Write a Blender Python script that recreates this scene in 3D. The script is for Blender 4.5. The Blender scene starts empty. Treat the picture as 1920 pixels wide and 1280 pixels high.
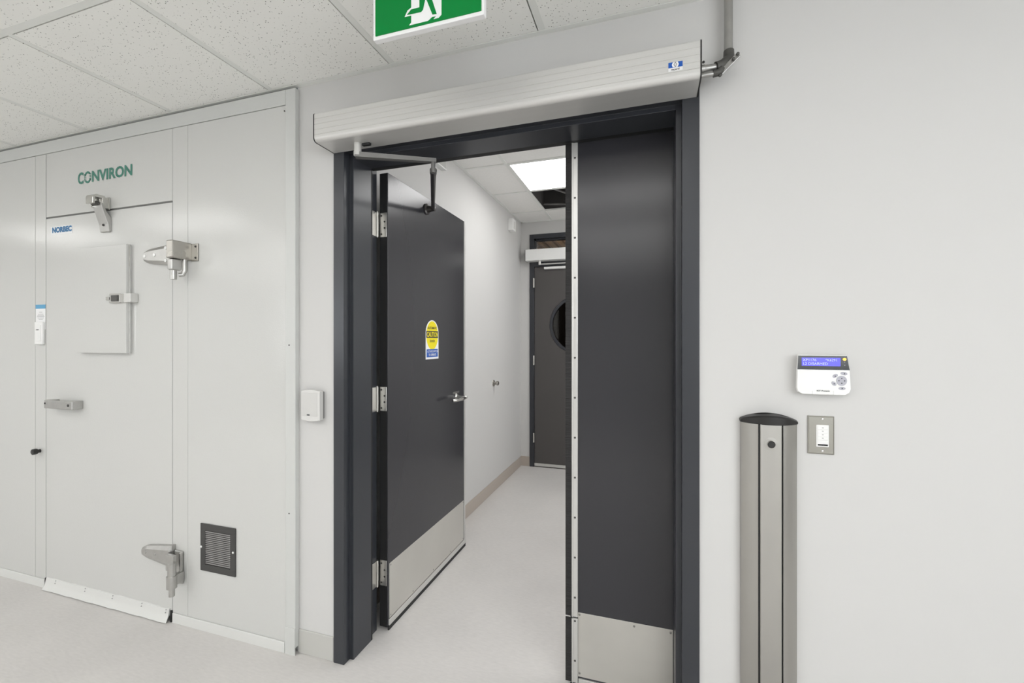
import bpy, bmesh, math, random
from mathutils import Vector, Matrix
R = math.radians
S = bpy.context.scene
C = S.collection

# ------------------------------------------------------------------ camera
cam_d = bpy.data.cameras.new('camera')
cam = bpy.data.objects.new('camera', cam_d); C.objects.link(cam)
cam.location = (0, 0, 1.34)
cam.rotation_euler = (R(90), 0, R(17.6))
cam_d.sensor_width = 36.0
cam_d.lens = 36.0 * 821 / 1920
cam_d.shift_y = -2 / 1920
cam_d.clip_start = 0.02
S.camera = cam

# ------------------------------------------------------------------ world + exposure
W = bpy.data.worlds.new('world'); S.world = W; W.use_nodes = True
W.node_tree.nodes['Background'].inputs[0].default_value = (0.8, 0.85, 0.9, 1)
W.node_tree.nodes['Background'].inputs[1].default_value = 0.1
S.view_settings.view_transform = 'Standard'
S.view_settings.look = 'None'
S.view_settings.gamma = 1
S.view_settings.use_curve_mapping = False
S.view_settings.exposure = 0.0
FRONT_LIGHT = 3.6       # emission of the row of panels nearest the doorway
ROOM_LIGHT = 5.0        # emission of the room's ceiling panels
WINDOW_FILL = 4.5      # fill emission of the added frosted windows, out of view
CORR_LIGHT = 7.0        # emission of the corridor's ceiling panel

# ------------------------------------------------------------------ materials
def lin(v):
    v = v / 255.0
    return v / 12.92 if v <= 0.04045 else ((v + 0.055) / 1.055) ** 2.4
def rgb(r, g, b): return (lin(r), lin(g), lin(b), 1)

def mat(name, col, rough=0.5, metal=0.0, noise=0.0, nscale=8.0, bump=0.0, bscale=300.0, bdist=0.001,
        stretch=None, spec=0.5, coat=0.0, emit=None, estr=0.0, trans=0.0, rvar=0.0, ndetail=4.0):
    m = bpy.data.materials.new(name); m.use_nodes = True
    nt = m.node_tree; b = nt.nodes['Principled BSDF']
    b.inputs['Base Color'].default_value = col
    b.inputs['Roughness'].default_value = rough
    b.inputs['Metallic'].default_value = metal
    b.inputs['Specular IOR Level'].default_value = spec
    b.inputs['Coat Weight'].default_value = coat
    b.inputs['Transmission Weight'].default_value = trans
    if emit:
        b.inputs['Emission Color'].default_value = emit
        b.inputs['Emission Strength'].default_value = estr
    tc = nt.nodes.new('ShaderNodeTexCoord')
    mp = nt.nodes.new('ShaderNodeMapping'); nt.links.new(tc.outputs['Object'], mp.inputs[0])
    if stretch: mp.inputs['Scale'].default_value = stretch
    if noise > 0 or rvar > 0:
        n = nt.nodes.new('ShaderNodeTexNoise'); nt.links.new(mp.outputs[0], n.inputs['Vector'])
        n.inputs['Scale'].default_value = nscale; n.inputs['Detail'].default_value = ndetail
        if noise > 0:
            r = nt.nodes.new('ShaderNodeMapRange')
            r.inputs[1].default_value = 0.3; r.inputs[2].default_value = 0.7
            r.inputs[3].default_value = 1 - noise; r.inputs[4].default_value = 1 + noise
            nt.links.new(n.outputs[0], r.inputs[0])
            mx = nt.nodes.new('ShaderNodeMix'); mx.data_type = 'RGBA'; mx.blend_type = 'MULTIPLY'
            mx.inputs[0].default_value = 1.0; mx.inputs[6].default_value = col
            nt.links.new(r.outputs[0], mx.inputs[7]); nt.links.new(mx.outputs[2], b.inputs['Base Color'])
        if rvar > 0:
            r2 = nt.nodes.new('ShaderNodeMapRange')
            r2.inputs[1].default_value = 0.3; r2.inputs[2].default_value = 0.7
            r2.inputs[3].default_value = max(0, rough - rvar); r2.inputs[4].default_value = rough + rvar
            nt.links.new(n.outputs[0], r2.inputs[0]); nt.links.new(r2.outputs[0], b.inputs['Roughness'])
    if bump > 0:
        n2 = nt.nodes.new('ShaderNodeTexNoise'); nt.links.new(mp.outputs[0], n2.inputs['Vector'])
        n2.inputs['Scale'].default_value = bscale; n2.inputs['Detail'].default_value = 2
        bp = nt.nodes.new('ShaderNodeBump'); bp.inputs['Strength'].default_value = bump
        bp.inputs['Distance'].default_value = bdist
        nt.links.new(n2.outputs[0], bp.inputs['Height']); nt.links.new(bp.outputs[0], b.inputs['Normal'])
    return m

def ceiling_tile_mat():
    m = mat('mineral_tile', rgb(245, 245, 241), 0.9, bump=0.25, bscale=220, bdist=0.001, spec=0.2)
    nt = m.node_tree; b = nt.nodes['Principled BSDF']
    tc = nt.nodes.new('ShaderNodeTexCoord')
    v = nt.nodes.new('ShaderNodeTexVoronoi'); v.inputs['Scale'].default_value = 130
    v.inputs['Randomness'].default_value = 1.0
    nt.links.new(tc.outputs['Object'], v.inputs['Vector'])
    # pinholes: size differs from cell to cell
    sep = nt.nodes.new('ShaderNodeSeparateColor'); nt.links.new(v.outputs['Color'], sep.inputs[0])
    sz = nt.nodes.new('ShaderNodeMapRange'); sz.inputs[1].default_value = 0.12; sz.inputs[2].default_value = 1.0
    sz.inputs[3].default_value = 0.0; sz.inputs[4].default_value = 0.26
    nt.links.new(sep.outputs[0], sz.inputs[0])
    lt = nt.nodes.new('ShaderNodeMath'); lt.operation = 'LESS_THAN'
    nt.links.new(v.outputs['Distance'], lt.inputs[0]); nt.links.new(sz.outputs[0], lt.inputs[1])
    mx = nt.nodes.new('ShaderNodeMix'); mx.data_type = 'RGBA'
    mx.inputs[6].default_value = rgb(245, 245, 241); mx.inputs[7].default_value = rgb(128, 128, 124)
    nt.links.new(lt.outputs[0], mx.inputs[0]); nt.links.new(mx.outputs[2], b.inputs['Base Color'])
    return m

def floor_mat(name, col):
    m = mat(name, col, 0.42, bump=0.06, bscale=160, bdist=0.0008, rvar=0.05, nscale=3)
    nt = m.node_tree; b = nt.nodes['Principled BSDF']
    tc = nt.nodes.new('ShaderNodeTexCoord')
    n1 = nt.nodes.new('ShaderNodeTexNoise'); n1.inputs['Scale'].default_value = 90; n1.inputs['Detail'].default_value = 5
    mp = nt.nodes.new('ShaderNodeMapping'); mp.inputs['Scale'].default_value = (0.35, 1.4, 1)
    mp.inputs['Rotation'].default_value = (0, 0, 0.15)
    nt.links.new(tc.outputs['Object'], mp.inputs[0]); nt.links.new(mp.outputs[0], n1.inputs['Vector'])
    n2 = nt.nodes.new('ShaderNodeTexNoise'); n2.inputs['Scale'].default_value = 2.5
    nt.links.new(tc.outputs['Object'], n2.inputs['Vector'])
    ad = nt.nodes.new('ShaderNodeMath'); ad.operation = 'ADD'
    nt.links.new(n1.outputs[0], ad.inputs[0]); nt.links.new(n2.outputs[0], ad.inputs[1])
    r = nt.nodes.new('ShaderNodeMapRange'); r.inputs[1].default_value = 0.6; r.inputs[2].default_value = 1.4
    r.inputs[3].default_value = 0.91; r.inputs[4].default_value = 1.07
    nt.links.new(ad.outputs[0], r.inputs[0])
    mx = nt.nodes.new('ShaderNodeMix'); mx.data_type = 'RGBA'; mx.blend_type = 'MULTIPLY'
    mx.inputs[0].default_value = 1.0; mx.inputs[6].default_value = col
    nt.links.new(r.outputs[0], mx.inputs[7]); nt.links.new(mx.outputs[2], b.inputs['Base Color'])
    return m

M = dict(
    wall=mat('wall_paint', rgb(206, 205, 203), 0.75, bump=0.05, bscale=250, bdist=0.0006, spec=0.3),
    corr_wall=mat('corridor_paint', rgb(202, 201, 199), 0.7, bump=0.05, bscale=250, bdist=0.0006, spec=0.3),
    tile=ceiling_tile_mat(),
    smooth_tile=mat('smooth_tile', rgb(240, 239, 236), 0.9, bump=0.2, bscale=200, spec=0.2, noise=0.02, nscale=60),
    grid=mat('grid_paint', rgb(232, 233, 229), 0.5),
    floor=floor_mat('vinyl_floor', rgb(207, 204, 201)),
    coldpanel=mat('stucco_panel', rgb(204, 204, 201), 0.13, bump=0.5, bscale=150, bdist=0.0007, spec=0.45),
    coldtrim=mat('panel_trim', rgb(203, 204, 201), 0.4),
    sweepwhite=mat('sweep_vinyl', rgb(216, 216, 213), 0.45),
    whiteplastic=mat('white_plastic', rgb(236, 236, 234), 0.35),
    offwhite=mat('offwhite_plastic', rgb(214, 213, 210), 0.45),
    gap=mat('dark_gap', rgb(60, 60, 58), 0.8),
    frame=mat('frame_paint', rgb(50, 52, 57), 0.28),
    leaf=mat('leaf_paint', rgb(49, 49, 53), 0.19),
    farleaf=mat('far_leaf_lightened', rgb(76, 73, 72), 0.4),  # leaf paint lightened to stand in for brighter corridor light
    rubber=mat('black_rubber', rgb(28, 28, 29), 0.6),
    brush=mat('brush_bristles', rgb(22, 21, 22), 0.35, noise=0.5, nscale=5, bump=0.8, bscale=6, bdist=0.004, stretch=(0.5, 1, 60)),
    alu=mat('anodised_aluminium', rgb(210, 209, 206), 0.46, metal=0.45, noise=0.02, nscale=3, stretch=(0.3, 10, 120)),
    alu_strip=mat('satin_strip', rgb(212, 211, 208), 0.35, metal=0.6),
    steel=mat('brushed_steel', rgb(178, 175, 169), 0.30, metal=1.0, noise=0.06, nscale=5, rvar=0.06, ndetail=6),
    kick=mat('kick_plate_steel', rgb(206, 204, 198), 0.38, metal=0.65, noise=0.05, nscale=4, rvar=0.06),
    poststeel=mat('post_steel', rgb(178, 176, 171), 0.34, metal=0.9, noise=0.04, nscale=6, stretch=(2, 2, 0.6)),
    platesteel=mat('plate_steel', rgb(165, 163, 155), 0.28, metal=1.0, noise=0.03),
    chrome=mat('chrome', rgb(205, 204, 200), 0.14, metal=1.0),
    castmetal=mat('cast_metal', rgb(188, 187, 184), 0.34, metal=0.9, noise=0.05, nscale=30, bump=0.1, bscale=120),
    hinge=mat('satin_hinge', rgb(208, 206, 201), 0.3, metal=0.85),
    armgrey=mat('arm_grey', rgb(128, 127, 125), 0.4, metal=0.5),
    armdark=mat('rod_dark', rgb(66, 64, 63), 0.3, metal=0.7),
    galv=mat('galvanised', rgb(165, 164, 161), 0.35, metal=0.85, noise=0.08, nscale=25),
    castdark=mat('cast_dark', rgb(88, 87, 84), 0.5, metal=0.5, noise=0.06, nscale=30),
    screw=mat('screw', rgb(150, 148, 144), 0.3, metal=0.9),
    darkscrew=mat('dark_screw', rgb(70, 69, 67), 0.45, metal=0.5),
    blackplastic=mat('black_plastic', rgb(34, 33, 32), 0.35),
    blackgloss=mat('black_gloss', rgb(20, 20, 22), 0.12),
    lcd=mat('lcd', rgb(60, 60, 200), 0.2, emit=rgb(98, 92, 236), estr=0.75),
    lcdtext=mat('lcd_text', rgb(170, 180, 240), 0.4, emit=rgb(165, 170, 250), estr=0.75),
    amber=mat('amber_led', rgb(255, 190, 90), 0.3, emit=rgb(255, 185, 80), estr=1.1),
    keygrey2=mat('box_grey', rgb(178, 178, 174), 0.5),
    keygrey=mat('key_grey', rgb(176, 175, 184), 0.4),
    ink=mat('ink', rgb(50, 50, 55), 0.6),
    faintink=mat('faint_ink', rgb(172, 171, 170), 0.6),
    green=mat('sign_green', rgb(0, 128, 56), 0.5, spec=0.2, emit=rgb(0, 140, 62), estr=0.05),
    signwhite=mat('sign_white', rgb(240, 240, 240), 0.35, emit=(0.9, 0.9, 0.9, 1), estr=0.06),
    logogreen=mat('logo_green', rgb(62, 124, 108), 0.45),
    logoblue=mat('logo_blue', rgb(36, 108, 158), 0.4),
    stickerwhite=mat('sticker_white', rgb(238, 238, 238), 0.4),
    blue=mat('badge_blue', rgb(10, 84, 176), 0.35),
    skyblue=mat('label_blue', rgb(90, 160, 200), 0.4),
    yellow=mat('caution_yellow', rgb(240, 222, 20), 0.4),
    vent=mat('vent_dark', rgb(62, 61, 60), 0.45),
    louvre=mat('vent_louvre', rgb(132, 130, 128), 0.5),
    taupe=mat('taupe_base', rgb(176, 166, 156), 0.55),
    basegrey=mat('grey_base', rgb(190, 189, 184), 0.55),
    plenum=mat('plenum_dark', rgb(70, 68, 66), 0.8),
    duct=mat('duct', rgb(96, 94, 92), 0.5, noise=0.2, nscale=10),
    timber=mat('brown_ceiling', rgb(150, 128, 100), 0.7),
    timberdark=mat('brown_batten', rgb(96, 78, 60), 0.7),
    shadeblack=mat('painted_shade_black', rgb(16, 15, 14), 0.9),  # near black stands in for the darkness of the room beyond
    glass=mat('glass', (1, 1, 1, 1), 0.02, trans=1.0),
    frontlamp=mat('front_diffuser', (1, 1, 1, 1), 0.5, emit=(1, 0.992, 0.98, 1), estr=FRONT_LIGHT),
    nearfill=mat('near_corridor_fill', (1, 1, 1, 1), 0.5, emit=(1, 0.992, 0.982, 1), estr=1.6),  # glow of the hidden panels added to fill the corridor
    roomlamp=mat('room_diffuser', (1, 1, 1, 1), 0.5, emit=(1, 0.992, 0.98, 1), estr=ROOM_LIGHT),
    daylight=mat('frosted_fill', (1, 1, 1, 1), 0.5, emit=(0.90, 0.95, 1, 1), estr=WINDOW_FILL),  # panes of the added windows, glowing to fill the room
    corrfill=mat('frosted_corridor_fill', (1, 1, 1, 1), 0.5, emit=(0.96, 0.98, 1, 1), estr=2.5),  # pane of the added corridor window, glowing as fill
    corrlamp=mat('corridor_diffuser', (1, 1, 1, 1), 0.5, emit=(1, 0.992, 0.982, 1), estr=CORR_LIGHT),
)

# ------------------------------------------------------------------ mesh builder (all shapes in world metres)
SINGLES = {'screw', 'cover_screw', 'lid_seam', 'rivet', 'sweep_screw', 'handle_screw', 'key_symbol', 'button_mark', 'indicator'}
class MB:
    def __init__(s): s.bm = bmesh.new()
    def box(s, x0, x1, y0, y1, z0, z1, bev=0.0, seg=2, rot=None):
        r = bmesh.ops.create_cube(s.bm, size=1)
        vs = r['verts']
        bmesh.ops.scale(s.bm, verts=vs, vec=(abs(x1-x0), abs(y1-y0), abs(z1-z0)))
        bmesh.ops.translate(s.bm, verts=vs, vec=((x0+x1)/2, (y0+y1)/2, (z0+z1)/2))
        if bev > 0:
            es = list({e for v in vs for e in v.link_edges})
            r2 = bmesh.ops.bevel(s.bm, geom=es, offset=bev, segments=seg, affect='EDGES', profile=0.5)
            vs = list({v for f in r2['faces'] for v in f.verts} | {v for v in vs if v.is_valid})
        if rot:
            (p, ang, ax) = rot
            bmesh.ops.rotate(s.bm, verts=vs, cent=Vector(p), matrix=Matrix.Rotation(ang, 3, ax))
        return s
    def prism(s, pts, ext, bev=0.0, seg=2):
        """pts: 3D polygon, ext: extrusion vector"""
        vs = [s.bm.verts.new(p) for p in pts]
        f = s.bm.faces.new(vs)
        e = bmesh.ops.extrude_face_region(s.bm, geom=[f])
        nv = [g for g in e['geom'] if isinstance(g, bmesh.types.BMVert)]
        bmesh.ops.translate(s.bm, verts=nv, vec=ext)
        allf = list({fc for v in vs + nv for fc in v.link_faces})
        bmesh.ops.recalc_face_normals(s.bm, faces=allf)
        if bev > 0:
            es = list({ed for v in vs + nv for ed in v.link_edges})
            bmesh.ops.bevel(s.bm, geom=es, offset=bev, segments=seg, affect='EDGES', profile=0.5)
        return s
    def cyl(s, a, b, r, r2=None, n=24, cap=True):
        a = Vector(a); b = Vector(b); d = b - a
        if r2 is None: r2 = r
        res = bmesh.ops.create_cone(s.bm, cap_ends=cap, segments=n, radius1=r, radius2=r2, depth=d.length)
        q = Vector((0, 0, 1)).rotation_difference(d.normalized()).to_matrix().to_4x4()
        bmesh.ops.transform(s.bm, verts=res['verts'], matrix=Matrix.Translation((a + b) / 2) @ q)
        return s
    def sph(s, c, r, sc=(1, 1, 1), n=16):
        res = bmesh.ops.create_uvsphere(s.bm, u_segments=n, v_segments=n // 2, radius=r)
        bmesh.ops.scale(s.bm, verts=res['verts'], vec=sc)
        bmesh.ops.translate(s.bm, verts=res['verts'], vec=c)
        return s
    def lathe(s, c, axis, prof, n=28):
        """prof: list of (distance along axis, radius)"""
        axis = Vector(axis).normalized(); c = Vector(c)
        u = axis.orthogonal().normalized(); w = axis.cross(u)
        rings = []
        for (t, r) in prof:
            rings.append([s.bm.verts.new(c + axis * t + (u * math.cos(2*math.pi*k/n) + w * math.sin(2*math.pi*k/n)) * max(r, 1e-5)) for k in range(n)])
        fs = []
        for i in range(len(rings) - 1):
            for k in range(n):
                fs.append(s.bm.faces.new([rings[i][k], rings[i][(k+1) % n], rings[i+1][(k+1) % n], rings[i+1][k]]))
        fs.append(s.bm.faces.new(rings[0])); fs.append(s.bm.faces.new(rings[-1]))
        bmesh.ops.recalc_face_normals(s.bm, faces=fs)
        return s
    def loft(s, secs):
        """closed sections of equal vertex count, joined and capped"""
        rings = [[s.bm.verts.new(p) for p in sec] for sec in secs]
        n = len(rings[0]); fs = []
        for i in range(len(rings) - 1):
            for k in range(n):
                fs.append(s.bm.faces.new([rings[i][k], rings[i][(k+1) % n], rings[i+1][(k+1) % n], rings[i+1][k]]))
        fs.append(s.bm.faces.new(rings[0])); fs.append(s.bm.faces.new(rings[-1]))
        bmesh.ops.recalc_face_normals(s.bm, faces=fs)
        return s
    def tube(s, pts, r, n=14):
        pts = [Vector(p) for p in pts]; secs = []
        up = Vector((0, 0, 1)); prev = None
        for i, p in enumerate(pts):
            d = (pts[min(i+1, len(pts)-1)] - pts[max(i-1, 0)]).normalized()
            if prev is None:
                u = d.orthogonal().normalized()
            else:
                u = (prev - d * prev.dot(d)).normalized()
            prev = u; w = d.cross(u)
            rr = r[i] if isinstance(r, (list, tuple)) else r
            secs.append([p + (u*math.cos(2*math.pi*k/n) + w*math.sin(2*math.pi*k/n))*rr for k in range(n)])
        return s.loft(secs)
    def build(s, name, m, parent=None, smooth=False):
        if name in SINGLES and parent is not None:
            left = set(s.bm.verts); out = None
            if len(left) > 2:
                comps = []
                while left:
                    st_ = [left.pop()]; comp = set(st_)
                    while st_:
                        v = st_.pop()
                        for e in v.link_edges:
                            o_ = e.other_vert(v)
                            if o_ in left: left.discard(o_); comp.add(o_); st_.append(o_)
                    comps.append(comp)
                if len(comps) > 1:
                    for comp in comps:
                        idx = {v: i for i, v in enumerate(comp)}
                        nb = bmesh.new(); nv = [nb.verts.new(v.co) for v in comp]
                        for f in {f for v in comp for f in v.link_faces}: nb.faces.new([nv[idx[v]] for v in f.verts])
                        mb = MB(); mb.bm.free(); mb.bm = nb
                        out = mb.build1(name, m, parent, smooth)
                    s.bm.free(); return out
        return s.build1(name, m, parent, smooth)
    def build1(s, name, m, parent=None, smooth=False):
        me = bpy.data.meshes.new(name)
        off = Vector((0, 0, 0)); p = parent
        while p is not None and p.parent is not None: p = p.parent
        if p is not None: off = Vector(p.location)
        if p is not None: bmesh.ops.translate(s.bm, verts=s.bm.verts[:], vec=-off)
        else:
            vs = s.bm.verts
            xs = [v.co.x for v in vs]; ys = [v.co.y for v in vs]; zs = [v.co.z for v in vs]
            off = Vector(((min(xs)+max(xs))/2, (min(ys)+max(ys))/2, min(zs)))
            bmesh.ops.translate(s.bm, verts=s.bm.verts[:], vec=-off)
        s.bm.normal_update()
        s.bm.to_mesh(me); s.bm.free()
        me.materials.append(m)
        o = bpy.data.objects.new(name, me); C.objects.link(o)
        if parent is not None: o.parent = parent
        else: o.location = off
        for pl in me.polygons: pl.use_smooth = bool(smooth)
        if smooth:
            me.set_sharp_from_angle(angle=R(40))
            wn = o.modifiers.new('weighted_normal', 'WEIGHTED_NORMAL'); wn.keep_sharp = True; wn.weight = 100
        return o

def empty(name, loc, label=None, cat=None, group=None, kind=None):
    o = bpy.data.objects.new(name, None); C.objects.link(o); o.location = loc
    o.empty_display_size = 0.05
    return tag(o, label, cat, group, kind)
def tag(o, label=None, cat=None, group=None, kind=None):
    if label: o['label'] = label
    if cat: o['category'] = cat
    if group: o['group'] = group
    if kind: o['kind'] = kind
    return o

def text(name, s, org, xd, yd, w, h, m, parent, bold=0.0, depth=0.0006, mono=False):
    """lettering fitted into a w by h rectangle whose lower left corner is org"""
    cu = bpy.data.curves.new('lettering', 'FONT'); cu.body = s; cu.size = 1.0
    cu.offset = bold; cu.resolution_u = 3; cu.extrude = 0.0
    if mono: cu.space_character = 1.15
    to = bpy.data.objects.new('lettering', cu); C.objects.link(to)
    dg = bpy.context.evaluated_depsgraph_get(); dg.update()
    me = bpy.data.meshes.new_from_object(to.evaluated_get(dg))
    bpy.data.objects.remove(to)
    xd = Vector(xd).normalized(); yd = Vector(yd).normalized(); nd = xd.cross(yd)
    xs = [v.co.x for v in me.vertices]; ys = [v.co.y for v in me.vertices]
    x0, x1, y0, y1 = min(xs), max(xs), min(ys), max(ys)
    b = bmesh.new(); b.from_mesh(me)
    for v in b.verts:
        a = (v.co.x - x0) / (x1 - x0) * w; c = (v.co.y - y0) / (y1 - y0) * h
        v.co = Vector(org) + xd * a + yd * c + nd * depth
    bpy.data.meshes.remove(me)
    mb = MB(); mb.bm.free(); mb.bm = b
    return mb.build(name, m, parent)

X3 = (1, 0, 0); Y3 = (0, 1, 0); Z3 = (0, 0, 1)

# ------------------------------------------------------------------ the room
WY = 1.52          # front wall plane
WB = 1.735         # its corridor side
CH = 2.43          # room ceiling
CC = 2.60          # corridor ceiling
RX0, RX1, RY0 = -7.0, 2.75, -3.6
CX0, CX1, CY1 = -1.33, 1.60, 4.51
def st(o, label, cat): return tag(o, label, cat, kind='structure')

st(MB().box(RX0, RX1, RY0, 7.2, -0.1, 0).build('floor', M['floor']), 'light grey speckled vinyl floor running through the doorway', 'floor')

# front wall with the doorway cut out
w = MB()
w.box(-1.452, -1.235, WY, WB, 0, 2.75)
w.box(0.125, RX1, WY, WB, 0, 2.75)
w.box(-1.235, 0.125, WY, WB, 2.15, 2.75)
st(w.build('wall_front', M['wall']), 'white painted wall around the dark double doorway', 'wall')
st(MB().box(RX0-.1, RX0, RY0, WY+.2, 0, 2.6).build('wall_left', M['wall']), 'white wall at the far left of the room', 'wall')
st(MB().box(RX1, RX1+.1, RY0, WY+.3, 0, 2.6).build('wall_right', M['wall']), 'white wall at the right end of the room', 'wall')
st(MB().box(RX0, RX1, RY0-.1, RY0, 0, 2.6).build('wall_back', M['wall']), 'white wall behind the viewer', 'wall')
# corridor shell
st(MB().box(CX0-.115, CX0, WB, CY1, 0, 2.75).build('wall_corridor_left', M['corr_wall']), 'bright white corridor wall behind the open door leaf', 'wall')
st(MB().box(CX1, CX1+.1, WB, CY1, 0, 2.75).build('wall_corridor_right', M['corr_wall']), 'white corridor wall hidden behind the closed door leaf', 'wall')
DX0, DX1, DT = -1.231, -0.20, 2.464
w = MB()
w.box(CX0-.1, DX0+.02, CY1, CY1+.14, 0, 2.75)
w.box(DX1-.02, CX1+.1, CY1, CY1+.14, 0, 2.75)
w.box(DX0+.02, DX1-.02, CY1, CY1+.14, DT-.02, 2.75)
st(w.build('wall_corridor_end', M['corr_wall']), 'white end wall of the corridor around the far door', 'wall')

# room ceiling: tiles with a dark reveal on one side, bars between
P = 0.605; BW = 0.024
xl = [-0.365 + P*k for k in range(-11, 6)]
yl = [0.935 - P*k for k in range(0, 8)]
LX = [(-6.415, -5.205), (-4.60, -3.39), (-2.785, -1.575), (-0.97, 0.24), (0.845, 2.055)]
LR = [(-0.275, 0.33), (-1.485, -0.88), (-2.695, -2.09)]
def lamp_at(x, y):
    return any(a < x < b for a, b in LX) and any(a < y < b for a, b in LR)
t = MB(); ys = [1.505] + yl + [RY0]; xs = [RX0] + xl + [RX1]
for i in range(len(xs)-1):
    for j in range(len(ys)-1):
        if lamp_at((xs[i]+xs[i+1])/2, (ys[j]+ys[j+1])/2): continue
        a, b = xs[i] + BW/2, xs[i+1] - BW/2 - 0.0045
        c_, d = ys[j+1] + BW/2 + 0.0045, ys[j] - BW/2
        if i == 0: a = xs[0]
        if i == len(xs)-2: b = xs[-1]
        if j == 0: d = 1.497
        t.box(a, b, c_, d, CH, CH+.016)
ceil = st(t.build('ceiling', M['tile']), 'suspended ceiling of speckled white mineral tiles over the room', 'ceiling')
st(MB().box(RX0, RX1, RY0, WY+.02, CH+.03, CH+.05).build('backing', M['plenum'], ceil), None, None)
g = MB()
for x in xl: g.box(x-BW/2, x+BW/2, RY0, 1.497, CH-.0005, CH+.012)
for y in yl: g.box(RX0, RX1, y-BW/2, y+BW/2, CH-.0010, CH+.011)
g.build('ceiling_grid', M['grid'], ceil)
st(MB().box(RX0, RX1, 1.4985, WY, CH-.002, CH+.02).build('trim_1', M['grid']), 'pale wall angle where the room ceiling meets the front wall', 'trim')

# corridor ceiling, one light panel and one open bay
cxs = [CX0, -0.99, -0.385, 0.22, 0.825, 1.43, CX1]; cys = [1.735, 2.375, 2.98, 3.58, 4.155, CY1]
t = MB(); g = MB()
for i in range(6):
    for j in range(5):
        if (i, j) in ((1, 2), (1, 3), (2, 2), (3, 2), (4, 2), (3, 0), (4, 0)): continue
        t.box(cxs[i]+.004, cxs[i+1]-.004, cys[j]+.004, cys[j+1]-.004, CC+.004, CC+.02)
cc = st(t.build('ceiling_corridor', M['smooth_tile']), 'smooth white tiled ceiling of the corridor', 'ceiling')
for x in cxs[1:-1]:
    if x in (-0.385, 0.825): g.box(x-.012, x+.012, 1.735, 2.98, CC, CC+.012); g.box(x-.012, x+.012, 3.58, CY1, CC, CC+.012)
    else: g.box(x-.012, x+.012, 1.735, CY1, CC, CC+.012)
for y in cys[1:-1]: g.box(CX0, CX1, y-.012, y+.012, CC-.0005, CC+.012)
g.box(CX0, CX0+.02, 1.735, CY1, CC-.001, CC+.012); g.box(CX0, CX1, CY1-.02, CY1, CC-.001, CC+.012)
g.build('ceiling_grid', M['grid'], cc)
p = MB()
p.box(-1.0, -.37, 3.57, 3.59, CC+.012, CC+.5); p.box(-1.0, -.37, 4.15, 4.17, CC+.012, CC+.5)
p.box(-1.01, -.995, 3.58, 4.16, CC+.012, CC+.5); p.box(-.38, -.365, 3.58, 4.16, CC+.012, CC+.5)
p.box(-1.01, -.365, 3.57, 4.17, CC+.48, CC+.5)
p.build('plenum', M['plenum'], cc)
d = MB()
d.tube([(-.99, 3.95, CC+.2), (-.8, 3.85, CC+.14), (-.6, 3.9, CC+.16), (-.38, 3.75, CC+.2)], .05)
d.tube([(-.95, 3.62, CC+.1), (-.8, 3.8, CC+.07), (-.62, 4.1, CC+.07)], .008)
d.tube([(-.98, 4.1, CC+.05), (-.7, 4.12, CC+.03), (-.38, 4.12, CC+.06)], .012)
d.build('duct', M['duct'], cc, smooth=True)
st(MB().box(CX0, CX1, WB, CY1, CC+.51, CC+.53).build('trim_2', M['plenum']), 'dark soffit above the corridor ceiling', 'soffit')

# skirtings
def skirt(name, pts, m, label):
    b = MB()
    for (x0, x1, y0, y1) in pts: b.box(x0, x1, y0, y1, 0, 0.102, bev=0.002, seg=1)
    return st(b.build(name, m), label, 'baseboard')
skirt('baseboard_front', [(-1.442, -1.262, 1.514, 1.521)], M['basegrey'], 'short light grey baseboard left of the doorway')
skirt('baseboard_right', [(0.150, 0.26, 1.514, 1.521), (0.425, RX1, 1.514, 1.521)], M['basegrey'], 'light grey baseboard right of the doorway')
skirt('baseboard_left', [(CX0, CX0+.006, WB, CY1)], M['taupe'], 'taupe baseboard along the left side of the corridor')
skirt('baseboard_back', [(CX0, DX0, CY1-.006, CY1)], M['taupe'], 'short taupe baseboard beside the far door')

# unseen frosted windows behind the viewer, added as fill light
for i, (a, b_) in enumerate(((-6.4, -4.6), (1.3, 2.6))):
    wn = empty('window_%d' % (i+1), ((a+b_)/2, RY0, .95), 'added frosted fill window in the unseen wall behind the viewer, number %d from the left' % (i+1), 'window', kind='structure')
    f = MB(); e = .05
    f.box(a, b_, RY0, RY0+.04, .95, .95+e); f.box(a, b_, RY0, RY0+.04, 2.25, 2.30)
    f.box(a, a+e, RY0, RY0+.04, .95, 2.3); f.box(b_-e, b_, RY0, RY0+.04, .95, 2.3); f.box((a+b_)/2-.02, (a+b_)/2+.02, RY0, RY0+.04, .95, 2.3)
    f.build('window_frame', M['whiteplastic'], wn)
    MB().box(a+.02, b_-.02, RY0+.002, RY0+.02, .97, 2.28).build('window_pane', M['daylight'], wn)

wn = empty('window_4', (CX1, 3.2, .95), 'added frosted fill window in the right corridor wall, hidden by the closed leaf', 'window', kind='structure')  # unseen window added to brighten the corridor and its ceiling
f = MB(); f.box(CX1-.04, CX1, 2.1, 4.3, .95, 1.0); f.box(CX1-.04, CX1, 2.1, 4.3, 2.25, 2.3); f.box(CX1-.04, CX1, 2.1, 2.15, .95, 2.3)
f.box(CX1-.04, CX1, 4.25, 4.3, .95, 2.3); f.box(CX1-.04, CX1, 3.18, 3.22, .95, 2.3); f.build('window_frame', M['whiteplastic'], wn)
MB().box(CX1-.02, CX1-.002, 2.12, 4.28, .97, 2.28).build('window_pane', M['corrfill'], wn)
wn = empty('window_3', (RX1, -1.45, .95), 'added frosted fill window in the right end wall, outside the view', 'window', kind='structure')  # unseen window added to brighten the room ceiling from the right
f = MB(); f.box(RX1-.04, RX1, -2.7, -.2, .95, 1.0); f.box(RX1-.04, RX1, -2.7, -.2, 2.25, 2.3); f.box(RX1-.04, RX1, -2.7, -2.65, .95, 2.3)
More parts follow.
